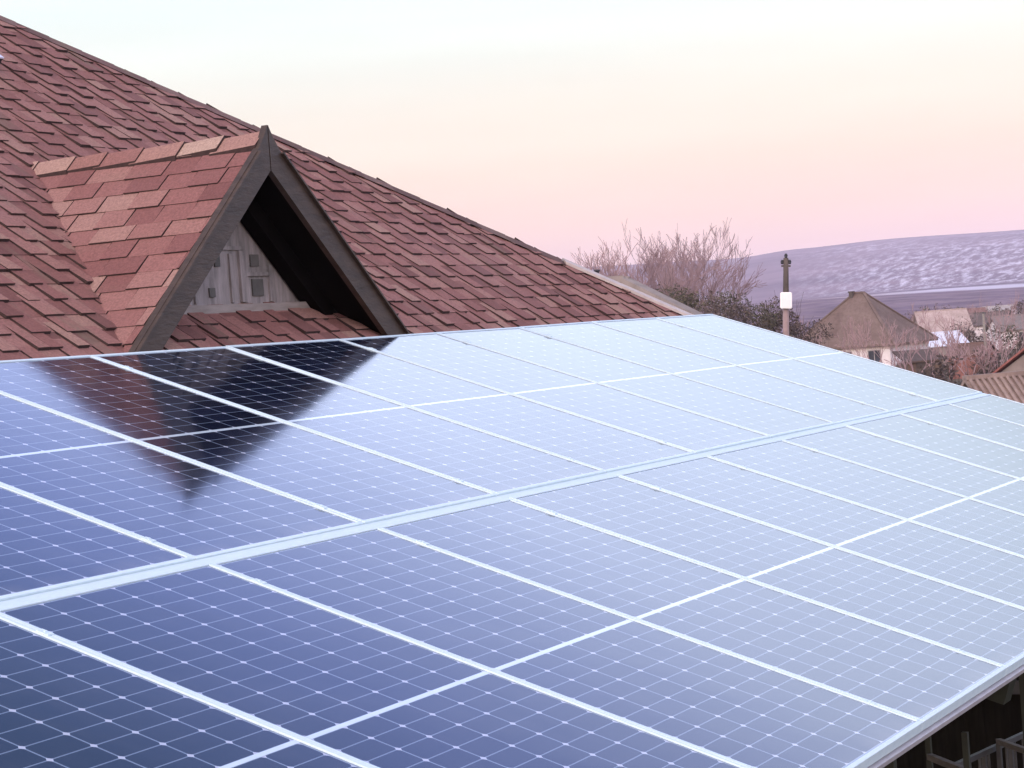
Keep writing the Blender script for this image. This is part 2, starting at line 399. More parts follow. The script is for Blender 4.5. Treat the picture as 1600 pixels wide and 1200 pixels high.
def shingle_field(bm, o, ex, ey, en, s_lo, s_hi, xl, xr, expo=.150, wlo=.15, whi=.29, tlo=.005, thi=.023, stag=.008):
    """courses of laminated shingles between the bounds xl(s) and xr(s)"""
    k = 0; s = s_lo
    while s < s_hi:
        a0, a1 = min(xl(s), xl(s + expo)), max(xr(s), xr(s + expo))
        x = a0 - random.uniform(0, .2); deep = random.random() < .5
        jl = random.uniform(-.006, .006)
        while x < a1:
            w = random.uniform(wlo, whi); top = min(s_hi, s + expo * 1.9)
            xb0, xb1 = max(x, xl(s)), min(x + w - .006, xr(s))
            xt0, xt1 = max(x, xl(top)), min(x + w - .006, xr(top))
            if xb1 - xb0 > .01 or xt1 - xt0 > .01:
                if xb1 < xb0: xb0 = xb1 = (xb0 + xb1) / 2
                if xt1 < xt0: xt1 = xt0 = max(min(xt0, xb1), xb0) if xl(s) != xl(top) or xr(s) != xr(top) else xt0
                t = random.uniform(.016, thi) if deep else random.uniform(tlo, .010)
                tab(bm, o, ex, ey, en, xb0, xb1, xt0, xt1, s + jl + (0 if deep else stag) + random.uniform(-.003, .003), top, t)
            x += w; deep = not deep if random.random() < .9 else deep
        s += expo; k += 1

bm = bmesh.new()
o = Vector((0, 0, Z0)); ex = Vector((1, 0, 0)); ey = Vector((0, CP, SP)); en = Vector((0, -SP, CP))
shingle_field(bm, o, ex, ey, en, YE / CP, YR / CP, lambda s: -2.6 + max(0, (s * CP - YE)) * .8, lambda s: hipx(s * CP) - .035, .128, .085, .150)
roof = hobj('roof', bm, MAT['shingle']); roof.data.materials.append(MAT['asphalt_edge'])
# roof deck under the shingles and the three far slopes
bm = bmesh.new()
Zr = Z0 + TP * YR; YB = 2 * YR - YE
def P(x, y, z): return bm.verts.new((x, y, z))
zE = Z0 + TP * YE - .02; zR = Zr - .02
e1, e2, e3, e4 = P(-2.6, YE, zE), P(hipx(YE), YE, zE), P(hipx(YE), YB, zE), P(-2.6, YB, zE)
r1, r2 = P(-2.6 + 3.6, YR, zR), P(hipx(YR), YR, zR)
bm.faces.new((e1, e2, r2, r1)); bm.faces.new((e2, e3, r2)); bm.faces.new((e3, e4, r1, r2)); bm.faces.new((e4, e1, r1))
f2 = bm.faces.new((e1, e4, e3, e2))
hobj('roof_deck', bm, MAT['shingle'])
# hip capping and the pale flashing on its lower end
bm = bmesh.new()
hd = (Vector((hipx(YR), YR, Zr)) - Vector((hipx(YE), YE, Z0 + TP * YE)))
hn = hd.normalized(); L = hd.length; p0 = Vector((hipx(YE), YE, Z0 + TP * YE))
side = hn.cross(Vector((0, 0, 1))).normalized()
q = 2.02
while q < L - .1:
    a = p0 + hn * q; b = p0 + hn * min(L, q + .30)
    for sg in (-1, 1):
        dirv = (side * sg - Vector((0, 0, 1)) * .62).normalized()
        tops = [a + Vector((0, 0, .027)), b + Vector((0, 0, .023))]
        vv = [bm.verts.new(tops[0]), bm.verts.new(tops[1]), bm.verts.new(tops[1] + dirv * .085), bm.verts.new(tops[0] + dirv * .092)]
        bm.faces.new(vv)
        lo = [bm.verts.new(tops[0] - Vector((0, 0, .010))), bm.verts.new(tops[0] + dirv * .092 - Vector((0, 0, .010)))]
        bm.faces.new((vv[0], vv[3], lo[1], lo[0]))
    q += .22
hobj('hip_cap', bm, MAT['hip'])
bm = bmesh.new()
a = p0 + hn * .1; b = p0 + hn * 2.00
for sg in (-1, 1):
    dirv = (side * sg - Vector((0, 0, 1)) * .62).normalized()
    up = Vector((0, 0, .040))
    extrude_poly(bm, [a + up, b + up, b + up + dirv * .055, a + up + dirv * .055], Vector((0, 0, -.02)))
hobj('hip_flashing', bm, MAT['lead'])
# walls, fascia, gutter
bm = bmesh.new(); box(bm, -2.1, hipx(YE) - .5, YE + .5, YB - .5, 0, zE - .012)
hobj('wall', bm, MAT['plaster'])
bm = bmesh.new(); box(bm, -2.6, hipx(YE), YE - .03, YE - .002, zE - .17, zE + .005)
hobj('fascia', bm, MAT['brown_paint'])
bm = bmesh.new()
for k in range(6):
    t0, t1 = math.pi + k * math.pi / 6, math.pi + (k + 1) * math.pi / 6
    c0, c1 = (math.cos(t0) * .06, math.sin(t0) * .06), (math.cos(t1) * .06, math.sin(t1) * .06)
    y0 = YE - .095
    bm.faces.new([bm.verts.new(p) for p in ((-2.6, y0 + c0[0], zE - .02 + c0[1]), (hipx(YE), y0 + c0[0], zE - .02 + c0[1]), (hipx(YE), y0 + c1[0], zE - .02 + c1[1]), (-2.6, y0 + c1[0], zE - .02 + c1[1]))])
hobj('gutter', bm, MAT['grey_steel'])
# small roof vent near the left edge of the photo
bm = bmesh.new()
vx, vy = 5.45, 2.53
mv = Matrix.Translation((vx, vy, Z0 + TP * vy)) @ Matrix.Rotation(R(36), 4, 'X')
box(bm, -.16, .16, -.07, .09, 0, .085, mv)
vent = hobj('roof_vent', bm, MAT['black_metal'])
bm = bmesh.new(); box(bm, -.163, .163, -.075, .095, .086, .096, mv)
hobj('vent_cover', bm, MAT['pale_glass'], vent)

# dormer -------------------------------------------------------------------
DX, DY, DZ = 4.715, .136, ZT + 1.005         # apex line of the dormer roof, face plane Y = DY
TH = R(39.6); CT, ST = math.cos(TH), math.sin(TH)
dormer = bpy.data.objects.new('dormer', None); C.objects.link(dormer); dormer.parent = house
LEN = 2.05
bm = bmesh.new()
for sg in (-1, 1):
    ey = Vector((-sg * CT, 0, ST)); en = Vector((sg * ST, 0, CT)); ex = Vector((0, 1, 0))
    SL = 1.66
    o = Vector((DX + sg * CT * SL, DY, DZ - ST * SL))
    yv = lambda s: (DZ - ST * (SL - s) - Z0) / TP - DY + .05       # where that height meets the main roof
    random.seed(21 + sg)
    shingle_field(bm, o, ex, ey, en, 0.0, SL - .02, lambda s: .002, lambda s: max(.02, min(LEN, yv(s) + .03)), .130, .16, .25, .0105, .0165, .001)
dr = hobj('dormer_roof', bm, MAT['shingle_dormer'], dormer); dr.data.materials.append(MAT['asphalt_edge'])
# deck under those shingles: two slabs, the underside is the dark lining
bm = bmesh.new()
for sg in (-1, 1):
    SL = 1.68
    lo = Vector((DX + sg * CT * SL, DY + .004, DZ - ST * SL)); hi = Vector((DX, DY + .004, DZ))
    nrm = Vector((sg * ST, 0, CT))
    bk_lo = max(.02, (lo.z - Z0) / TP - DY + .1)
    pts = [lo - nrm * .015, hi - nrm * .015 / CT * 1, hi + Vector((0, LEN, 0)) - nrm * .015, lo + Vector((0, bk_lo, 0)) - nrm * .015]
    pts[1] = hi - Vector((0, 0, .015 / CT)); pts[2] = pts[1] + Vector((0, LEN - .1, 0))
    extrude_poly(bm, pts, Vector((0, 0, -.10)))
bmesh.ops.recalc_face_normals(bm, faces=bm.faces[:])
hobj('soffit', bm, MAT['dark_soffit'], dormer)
# ridge caps
random.seed(5)
bm = bmesh.new(); y = DY - .01
while y < DY + 1.50:
    w = random.uniform(.19, .24); h = random.uniform(.030, .040)
    a = Vector((DX, y, DZ + h)); b = Vector((DX, y + w + .05, DZ + .020))
    for sg in (-1, 1):
        dirv = Vector((sg * CT, 0, -ST))
        ww = random.uniform(.105, .12)
        v = [bm.verts.new(a), bm.verts.new(b), bm.verts.new(b + dirv * ww), bm.verts.new(a + dirv * ww)]
        bm.faces.new(v if sg > 0 else v[::-1])
        l = [bm.verts.new(a - Vector((0, 0, .03))), bm.verts.new(a + dirv * ww - Vector((0, 0, .03))), bm.verts.new(b + dirv * ww - Vector((0, 0, .03)))]
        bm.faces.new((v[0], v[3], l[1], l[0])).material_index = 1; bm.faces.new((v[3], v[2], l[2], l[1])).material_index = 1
    y += w + .012
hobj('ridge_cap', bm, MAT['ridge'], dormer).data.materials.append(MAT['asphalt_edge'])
# barge boards with a small horn at the apex
def barge(sg):
    bm = bmesh.new(); WD = .134 / CT
    SLB = 1.72
    out_lo = Vector((DX + sg * CT * SLB, DY, DZ - ST * SLB + .012))
    pts = [Vector((DX + sg * .004, DY, DZ + .062)), Vector((DX + sg * .035, DY, DZ + .012)), Vector((DX + sg * .085, DY, DZ + .012 - .085 * ST / CT + .010)),
           out_lo, out_lo - Vector((0, 0, WD)), Vector((DX + sg * .004, DY, DZ + .012 - WD))]
    if sg < 0: pts = pts[::-1]
    extrude_poly(bm, pts, Vector((0, -.034, 0)))
    bmesh.ops.recalc_face_normals(bm, faces=bm.faces[:])
    # thin drip lath on the upper outer edge
    a = Vector((DX + sg * .10, DY - .040, DZ + .010 - .10 * ST / CT)); b = out_lo - Vector((0, .040, .010))
    bar(bm, a, b, .010, .030, Vector((0, 1, 0)))
    return hobj('barge_board', bm, MAT['brown_paint'], dormer)
barge(-1); barge(1)
SLOT = simple('slot_shade', (.075, .075, .07), (.12, .115, .105), 9, .9)
# recessed gable wall with battens, slots and a sill
GY = .43
bm = bmesh.new()
zb = Z0 + TP * GY - .03; gz = DZ - .13
hw = (gz - zb) * CT / ST
extrude_poly(bm, [Vector((DX - hw, GY, zb)), Vector((DX + hw, GY, zb)), Vector((DX, GY, gz))], Vector((0, .06, 0)))
def strip(x0, x1, z0, z1, d=.012): box(bm, x0, x1, GY - d, GY + .005, zb + z0, zb + z1)
strip(DX - .62, DX - .10, .300, .318); strip(DX - .095, DX + .19, .318, .336)
strip(DX + .135, DX + .195, .055, .315, .016); strip(DX + .40, DX + .43, .055, .24, .014)
strip(DX - .27, DX - .245, .055, .295); strip(DX - .60, DX - .575, .055, .22); strip(DX - .02, DX + .005, .335, .60); strip(DX - .2, DX - .18, .335, .52)
strip(DX + .20, DX + .395, .185, .205); strip(DX + .05, DX + .075, .055, .30)
bmesh.ops.recalc_face_normals(bm, faces=bm.faces[:])
hobj('gable_wall', bm, MAT['gable'], dormer)
for x, z, w, h in ((-.20, .235, .035, .05), (-.075, .235, .045, .06), (.245, .235, .075, .06), (.245, .085, .10, .085), (-.14, .085, .05, .045), (-.50, .07, .05, .06)):
    bm = bmesh.new(); box(bm, DX + x, DX + x + w, GY - .009, GY - .001, zb + z, zb + z + h)
    hobj('vent_slot', bm, SLOT, dormer)
bm = bmesh.new(); box(bm, DX - hw - .05, DX + hw + .05, GY - .045, GY - .013, zb - .02, zb + .045)
hobj('sill_board', bm, simple('sill_paint', (.20, .175, .155), (.31, .275, .25), 6, .8, stretch=(1, 6, 6)), dormer)
# dark rafters just outside the wall, under the lining
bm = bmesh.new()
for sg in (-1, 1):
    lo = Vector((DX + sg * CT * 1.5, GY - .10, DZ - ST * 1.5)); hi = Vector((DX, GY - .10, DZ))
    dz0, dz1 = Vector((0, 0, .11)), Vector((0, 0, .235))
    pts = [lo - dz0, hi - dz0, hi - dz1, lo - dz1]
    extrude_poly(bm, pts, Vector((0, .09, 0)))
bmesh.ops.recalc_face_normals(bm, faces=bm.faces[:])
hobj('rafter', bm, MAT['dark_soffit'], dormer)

# ------------------------------------------------------------------ solar array
PW, PL, PT = 1.006, 2.000, .035              # panel size
PITCH, GAP = 1.012, .046
SLOPE = R(19.19)
ev = Vector((0, -math.cos(SLOPE), -math.sin(SLOPE))); eu = Vector((1, 0, 0)); enn = Vector((0, -math.sin(SLOPE), math.cos(SLOPE)))
TOP = Vector((0, 0, ZT))
def arr(u, v, h=0.0): return TOP + eu * u + ev * v + enn * h
# one panel: local x along the row, y UP the slope, z normal; origin at the middle of its glass
LIP = .0165
def panel_meshes():
    bm = bmesh.new(); hx, hy = PW / 2, PL / 2
    for y0, y1 in ((-hy, -hy + LIP), (hy - LIP, hy)): box(bm, -hx, hx, y0, y1, -PT, 0)
    for x0, x1 in ((-hx, -hx + LIP), (hx - LIP, hx)): box(bm, x0, x1, -hy + LIP + .0005, hy - LIP - .0005, -PT, 0)
    bmesh.ops.bevel(bm, geom=[e for e in bm.edges], offset=.0015, segments=1, affect='EDGES')
    fr = bpy.data.meshes.new('frame'); bm.to_mesh(fr); bm.free(); fr.materials.append(MAT['alu'])
    bm = bmesh.new(); z = -.004; x, y = hx - LIP - .001, hy - LIP - .001
    uvl = bm.loops.layers.uv.new('UVMap')
    for y0, y1, sh in ((.009, y, -.009), (-y, -.009, .009)):
        f = bm.faces.new([bm.verts.new(p) for p in ((-x, y0, z), (x, y0, z), (x, y1, z), (-x, y1, z))])
        for l in f.loops: l[uvl].uv = (l.vert.co.x, l.vert.co.y + sh)
    gl = bpy.data.meshes.new('glass'); bm.to_mesh(gl); bm.free(); gl.materials.append(MAT['cells'])
    bm = bmesh.new(); box(bm, -x, x, -.0088, .0088, -.012, z + .0004)
    st = bpy.data.meshes.new('middle_strip'); bm.to_mesh(st); bm.free(); st.materials.append(MAT['strip'])
    bm = bmesh.new(); box(bm, -x, x, -y, y, -.0125, -.0085)
    bk = bpy.data.meshes.new('backsheet'); bm.to_mesh(bk); bm.free(); bk.materials.append(MAT['strip'])
    return {'frame': fr, 'glass': gl, 'middle_strip': st, 'backsheet': bk}
PM = panel_meshes()
ORD = ['first', 'second', 'third', 'fourth', 'fifth', 'sixth', 'seventh', 'eighth', 'ninth', 'tenth', 'eleventh']
NOTE = {('upper', 9): 'far corner panel of the upper row, washed pale by sky glare',
        ('upper', 1): 'upper row panel mirroring the reddish left slope of the dormer',
        ('upper', 2): 'upper row panel mirroring the left part of the dark dormer gable',
        ('upper', 3): 'upper row panel mirroring the right edge of the dark dormer gable',
        ('lower', -1): 'nearest dark navy panel of the lower row, cut by the photo corner'}
random.seed(11)
base = Matrix((eu, -ev, enn)).transposed().to_4x4()
for row in ('upper', 'lower'):
    for col in range(-1, 10):
        if row == 'upper' and col == -1: continue
        vc = PL / 2 if row == 'upper' else PL * 1.5 + GAP
        t = bpy.data.objects.new('solar_module', None); C.objects.link(t)
        m = base.copy(); m.translation = arr(PITCH * col + PITCH / 2, vc)
        tw = Matrix.Rotation(R(random.uniform(-.12, .12)), 4, 'X') @ Matrix.Rotation(R(random.uniform(-.16, .16)), 4, 'Y')
        t.matrix_world = m @ tw
        where = 'beside the roof' if row == 'upper' else 'along the open edge'
        lab = NOTE.get((row, col)) or 'blue solar panel in the %s row %s, %s from the far end' % (row, where, ORD[9 - col])
        tag(t, lab, 'solar panel', 'solar panels on the tilted rack')
        for nm in ('frame', 'glass', 'middle_strip', 'backsheet'):
            c = bpy.data.objects.new(nm, PM[nm]); C.objects.link(c); c.parent = t

# rack under the panels
rack = thing('solar_rack', 'steel rack of posts, beams and pale rails carrying the tilted solar panels', 'solar rack', (4.6, -2.0, 0))
RO = Vector((4.6, -2.0, 0))
def robj(name, bm, mat, parent=None):
    for v in bm.verts: v.co -= RO
    return mesh_obj(name, bm, mat, parent or rack)
ulo, uhi = -PITCH - .02, PITCH * 10 + .01
vend = 2 * PL + GAP
ARR = Matrix((eu, -ev, enn)).transposed().to_4x4(); ARR.translation = TOP     # local (u, -v, h)
bm = bmesh.new(); box(bm, ulo, uhi, -(PL + GAP - .003), -(PL + .003), -.030, -.007, ARR); robj('middle_rail', bm, MAT['alu'])
bm = bmesh.new(); box(bm, ulo, uhi, -(vend + .012), -(vend - .05), -.058, -.042, ARR); robj('edge_rail', bm, MAT['alu_dull'])
for v in (.38, 1.62, PL + GAP + .38, PL + GAP + 1.62):
    bm = bmesh.new(); box(bm, ulo, uhi, -(v + .025), -(v - .025), -.090, -PT - .001, ARR); robj('purlin', bm, MAT['alu_dull'])
for k in range(6):
    u = -.6 + k * 2.05
    bm = bmesh.new(); box(bm, u - .05, u + .05, -(vend - .06), -.04, -.24, -.102, ARR); robj('rafter', bm, MAT['green_steel'])
for k in range(6):
    u = -.6 + k * 2.05
    for v in (.35, vend - .55):
        p = arr(u, v, -.241); bm = bmesh.new(); box(bm, p.x - .02, p.x + .02, p.y - .02, p.y + .02, .05, p.z - .135); robj('post', bm, MAT['green_steel'])
for v in (.35, vend - .55):
    p = arr(0, v, -.241); bm = bmesh.new(); box(bm, ulo, uhi, p.y - .06, p.y + .06, p.z - .130, p.z - .02); robj('beam', bm, MAT['grey_steel'])
# mid clamps between neighbouring panels
bmc = bmesh.new(); box(bmc, -.013, .013, -.020, .020, -.02, .0025); 
cm = bpy.data.meshes.new('clamp'); bmc.to_mesh(cm); bmc.free(); cm.materials.append(MAT['alu'])
bmc = bmesh.new(); tube(bmc, (0, 0, .0026), (0, 0, .006), .005, .006, 6)
bo = bpy.data.meshes.new('bolt'); bmc.to_mesh(bo); bmc.free(); bo.materials.append(MAT['alu'])
for k in range(0, 10):
    for v in (.20, 1.82, PL + GAP + .19, PL + GAP + 1.82):
        c = bpy.data.objects.new('clamp', cm); C.objects.link(c); c.parent = rack
        m = base.copy(); m.translation = arr(PITCH * k, v) - RO; c.matrix_local = m
        b = bpy.data.objects.new('bolt', bo); C.objects.link(b); b.parent = c

# railings and planting in the dark yard under the open edge
def railing(name, label, pts, top, posts, mat_top, mat_post, bal=None):
    a, b = Vector(pts[0]), Vector(pts[1])
    t = thing(name, label, 'railing', (a.x, a.y, 0))
    o = Vector((a.x, a.y, 0))
    bm = bmesh.new(); bar(bm, a - o, b - o, .024, .024); mesh_obj('top_rail', bm, mat_top, t)
    bm = bmesh.new(); bar(bm, a - o - Vector((0, 0, .45)), b - o - Vector((0, 0, .45)), .016, .016); mesh_obj('lower_rail', bm, mat_post, t)
    for k in range(posts):
        p = a.lerp(b, k / (posts - 1)) - o; bm = bmesh.new(); box(bm, p.x - .011, p.x + .011, p.y - .011, p.y + .011, .05, p.z - .0125 + top); mesh_obj('post', bm, mat_post, t)
    if bal:
        for k in range(bal):
            p = a.lerp(b, (k + .5) / bal) - o; bm = bmesh.new(); box(bm, p.x - .005, p.x + .005, p.y - .005, p.y + .005, p.z - .44, p.z - .0125); mesh_obj('baluster', bm, mat_post, t)
    return t
railing('railing', 'short railing with a pale top rail and green posts under the panel edge', (spot(1452, 1182, 9.2), spot(1512, 1206, 8.4)), .16, 2, MAT['pale_wood'], MAT['green_steel'])
railing('railing', 'pale wooden handrail slanting down in the dark yard at the right', (spot(1560, 1158, 10.6), spot(1625, 1181, 9.8)), 0, 2, MAT['pale_wood'], MAT['grey_steel'])
railing('railing', 'thin grey handrail rising to the right in the dark yard', (spot(1492, 1197, 10.0), spot(1616, 1140, 11.5)), 0, 4, MAT['grey_steel'], MAT['grey_steel'], 9)

def leaf_cloud(bm, c, rad, n, size, rng, squash=1.0):
    for _ in range(n):
        while True:
            p = Vector((rng.uniform(-1, 1), rng.uniform(-1, 1), rng.uniform(-1, 1)))
            if .25 < p.length < 1: break
        p = Vector((p.x * rad, p.y * rad, p.z * rad * squash)) + c
        a = Vector((rng.gauss(0, 1), rng.gauss(0, 1), rng.gauss(0, 1))).normalized(); b = a.orthogonal().normalized()
        s = size * rng.uniform(.5, 1.4)
        bm.faces.new([bm.verts.new(p - a * s), bm.verts.new(p + b * s * .45), bm.verts.new(p + a * s), bm.verts.new(p - b * s * .45)])

def branch(bm, a, d, L, r, depth, rng, kids, spread, up, rmin):
    segs = 3 if depth > 1 else 2
    p = Vector(a); dirv = Vector(d); rr = r; pts = [(p.copy(), rr)]
    for i in range(segs):
        dirv = (dirv + Vector((rng.gauss(0, .13), rng.gauss(0, .13), rng.gauss(0, .09) + up * .10))).normalized()
        q = p + dirv * (L / segs); r2 = max(rmin, rr * (.80 if depth > 1 else .7))
        tube(bm, p, q, rr, r2, 6 if r > .04 else 4 if r > .012 else 3, False)
        p, rr = q, r2; pts.append((p.copy(), rr))
    if depth <= 0: return
    n = int(kids + rng.random())
    for k in range(n):
        t = rng.uniform(.30, 1.0) if k else 1.0
        i = min(segs - 1, int(t * segs)); b0, b1 = pts[i], pts[i + 1]; f = t * segs - i
        q = b0[0].lerp(b1[0], min(1, f)); ax = dirv.orthogonal().normalized()
        ax.rotate(Matrix.Rotation(rng.uniform(0, 6.283), 3, dirv))
        nd = (dirv * math.cos(spread * rng.uniform(.5, 1.2)) + ax * math.sin(spread * rng.uniform(.5, 1.2)) + Vector((0, 0, up * .18))).normalized()
        branch(bm, q, nd, L * rng.uniform(.58, .82), max(rmin, (b0[1] * (1 - f) + b1[1] * f) * rng.uniform(.5, .72)), depth - 1, rng, kids, spread, up, rmin)

def fit(o, rad, h, z0=0.0):
    """scale a crown to the given radius and height"""
    vs = o.data.vertices; zs = max(v.co.z for v in vs); rs = sorted(math.hypot(v.co.x, v.co.y) for v in vs)[int(len(vs) * .97)]
    for v in vs:
        k = max(0.0, (v.co.z - z0) / (zs - z0)); f = 1 + (rad / rs - 1) * min(1, k * 2.5)
        v.co.x *= f; v.co.y *= f
        if v.co.z > z0: v.co.z = z0 + (v.co.z - z0) * (h - z0) / (zs - z0)

def bare_tree(px, d, h, label, seed, rad=1.7,  lean=0.0, stems=3, depth=6, spread=.50, kids=2.4, mats=('bark', 'twig'), group=None, rmin=.011, r0=.14, split=.30):
    rng = random.Random(seed); p = spot(px, 500, d); az = math.atan2(p.y - CAM.y, p.x - CAM.x); z = ground_z(d, az)
    t = thing('bare_tree', label, 'tree', (p.x, p.y, z - .05), rng.uniform(0, 6), group)
    bm = bmesh.new(); top = Vector((rng.uniform(-.1, .1), rng.uniform(-.1, .1), h * split))
    tube(bm, (0, 0, 0), top * .5, r0 * 1.25, r0 * 1.02, 10, False); tube(bm, top * .5, top, r0 * 1.02, r0 * .92, 10, False)
    mesh_obj('trunk', bm, MAT[mats[0]], t, True)
    bm = bmesh.new()
    for k in range(stems):
        a = k * 6.283 / stems + rng.uniform(-.4, .4); s = rng.uniform(.35, .80)
        branch(bm, top * rng.uniform(.8, 1.0), Vector((math.cos(a) * s, math.sin(a) * s, 1)).normalized(), h * (1 - split) * rng.uniform(.40, .52), r0 * rng.uniform(.48, .62), depth - 1, rng, kids, spread, .55, rmin)
    fit(mesh_obj('crown', bm, MAT[mats[1]], t), rad, h, top.z * .75)
    return t

def bush(px, d, w, h, label, seed, leaf='leaf_brown', twig='twig_brown', leaves=900, size=.10, group=None, name='bush', stems=14, zoff=0.0):
    rng = random.Random(seed); p = spot(px, 500, d); az = math.atan2(p.y - CAM.y, p.x - CAM.x); z = ground_z(d, az)
    t = thing(name, label, 'bush', (p.x, p.y, z - .05 + zoff), 0, group)
    bm = bmesh.new()
    for k in range(stems):
        a = rng.uniform(0, 6.283); rr = rng.uniform(0, w * .28); s = rng.uniform(.05, .5)
        branch(bm, Vector((math.cos(a) * rr, math.sin(a) * rr, 0)), Vector((math.cos(a) * s, math.sin(a) * s, 1)).normalized(), h * rng.uniform(.40, .62), .035, 3, rng, 2.4, .5, .7, .010)
    fit(mesh_obj('stems', bm, MAT[twig], t), w * .5, h)
    bm = bmesh.new()
    for k in range(18):
        a = rng.uniform(0, 6.283); rr = rng.uniform(0, w * .42); hz = rng.uniform(.10, .88) * h
        leaf_cloud(bm, Vector((math.cos(a) * rr, math.sin(a) * rr, hz)), w * rng.uniform(.14, .26), leaves // 18, size, rng, .8)
    mesh_obj('foliage', bm, MAT[leaf], t)
    return t

# board fence added so the view below the open edge stays dark
t = thing('added_board_fence', 'added dark board fence filling the shade behind the railings, under the bottom right panel edge', 'fence', (12.3, -4.0, .04))
dark_board = simple('dark_board', (.006, .0055, .004), (.016, .014, .010), 5, .9, stretch=(1, 6, .5), spec=.05)  # near-black boards stand in for the deep shade of the yard
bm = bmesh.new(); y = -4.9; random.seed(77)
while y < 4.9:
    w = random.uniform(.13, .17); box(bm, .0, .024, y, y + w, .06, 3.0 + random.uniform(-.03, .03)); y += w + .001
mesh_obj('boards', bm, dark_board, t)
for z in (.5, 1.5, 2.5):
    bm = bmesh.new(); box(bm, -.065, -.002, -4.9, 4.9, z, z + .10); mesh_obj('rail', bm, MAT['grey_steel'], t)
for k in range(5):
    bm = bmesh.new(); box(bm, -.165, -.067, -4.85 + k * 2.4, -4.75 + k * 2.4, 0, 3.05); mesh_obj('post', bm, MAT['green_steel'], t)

# ------------------------------------------------------------------ trees behind the hip
GT = 'bare trees behind the roof'
bare_tree(900, 84, 7.3, 'low pale bare tree just right of the roof hip, leftmost of the bare trees', 41, 1.4, stems=4, group=GT, rmin=.009, r0=.10, split=.42, kids=2.95, depth=6)
bare_tree(960, 88, 8.35, 'bare tree with forked branches, second of the bare trees beyond the hip', 52, 2.6, stems=5, group=GT, rmin=.011, split=.42, kids=2.95, depth=6)
bare_tree(1010, 82, 8.65, 'tallest bare tree, in the middle of the clump behind the far panel corner', 63, 2.6, stems=5, group=GT, rmin=.011, split=.42, kids=2.95, depth=6)
bare_tree(1060, 90, 8.75, 'bare tree with upright branches right of the tallest one', 74, 2.5, stems=5, group=GT, rmin=.011, split=.42, kids=2.95, depth=6)
bare_tree(1106, 86, 8.5, 'bare tree with spreading branches, rightmost of the clump, left of the pole', 86, 2.5, stems=5, group=GT, rmin=.011, split=.42, kids=2.95, depth=6)
GB = 'brown thicket behind the panels'
for i, (px, d, w, h, leaf, lab) in enumerate((
        (930, 76, 3.4, 6.1, 'leaf_mauve', 'mauve brown bush behind the grey shed roof, leftmost of the thicket'),
        (968, 72, 3.8, 6.4, 'leaf_brown', 'tall brown bush right of the leftmost thicket bush'),
        (1010, 76, 3.8, 6.6, 'leaf_mauve', 'mauve brown bush under the tallest bare tree'),
        (1048, 72, 3.6, 6.3, 'leaf_olive', 'olive brown bush behind the end of the roof'),
        (1085, 68, 3.6, 5.3, 'leaf_brown', 'dark brown bush right behind the far corner of the panels'),
        (1092, 80, 3.6, 6.6, 'leaf_brown', 'taller brown bush behind the dark bush at the panel corner'),
        (1132, 76, 3.4, 6.3, 'leaf_brown', 'brown bush under the rightmost bare tree'),
        (1135, 66, 2.6, 5.0, 'leaf_brown', 'dark bush low at the panel edge between corner and pole'),
        (1165, 80, 3.2, 5.9, 'leaf_olive', 'olive brown bush halfway between panel corner and pole'),
        (1198, 84, 3.2, 5.6, 'leaf_brown', 'brown bush left of the pole, touching its shaft in the photo'),
        (1243, 92, 2.8, 4.6, 'leaf_brown', 'low dark bush right of the pole, in front of the brown hip roof'))):
    bush(px, d, w, h, lab, 120 + i, leaf, leaves=7000, size=.06, group=GB, stems=20)

# ------------------------------------------------------------------ utility pole
ptop = spot(1228, 402, 62); zl = (-dn).normalized(); pp = ptop - zl * (ptop.z / zl.z)
t = thing('utility_pole', 'slightly leaning utility pole with a white box and a dark top, beyond the panels', 'utility pole', pp)
xl_ = Vector((math.cos(bearing(1226)), math.sin(bearing(1226)), 0)); xl_ = (xl_ - zl * xl_.dot(zl)).normalized(); yl_ = zl.cross(xl_)
pm = Matrix((xl_, yl_, zl)).transposed().to_4x4(); pm.translation = pp; t.matrix_world = pm
ztop = spot(1228, 402, 62).z; zb1 = spot(1226, 480, 62).z; zb0 = spot(1226, 458, 62).z
bm = bmesh.new(); tube(bm, (0, 0, 0), (0, 0, zb1), .105, .088, 12); mesh_obj('shaft', bm, simple('pale_concrete', (.18, .13, .12), (.30, .22, .205), 3, .85), t, True)
bm = bmesh.new(); tube(bm, (0, 0, zb1 + .002), (0, 0, ztop), .088, .070, 12); mesh_obj('upper_shaft', bm, MAT['bark_dark'], t, True)
bm = bmesh.new(); box(bm, -.20, -.092, -.165, .155, zb1 - .03, zb0 + .03); bmesh.ops.bevel(bm, geom=bm.edges[:], offset=.02, segments=2, affect='EDGES')
bx = mesh_obj('meter_box', bm, simple('white_box_paint', (.72, .72, .70), (.80, .80, .79), 5, .5), t)
bm = bmesh.new(); box(bm, -.207, -.2005, -.125, .115, zb1 + .02, zb0 - .02); mesh_obj('box_door', bm, simple('box_door_paint', (.62, .64, .62), (.70, .72, .70), 5, .5), bx)
bm = bmesh.new(); bar(bm, (0, -.13, ztop - .22), (0, .13, ztop - .22), .05, .05)
mesh_obj('cross_arm', bm, MAT['bark_dark'], t)
for y in (-.10, 0, .10):
    bm = bmesh.new(); z0 = ztop - .17 if y else ztop
    tube(bm, (0, y, z0), (0, y, z0 + .06), .035, .05, 10); tube(bm, (0, y, z0 + .06), (0, y, z0 + .12), .05, .03, 10); mesh_obj('insulator', bm, MAT['black_metal'], t, True)

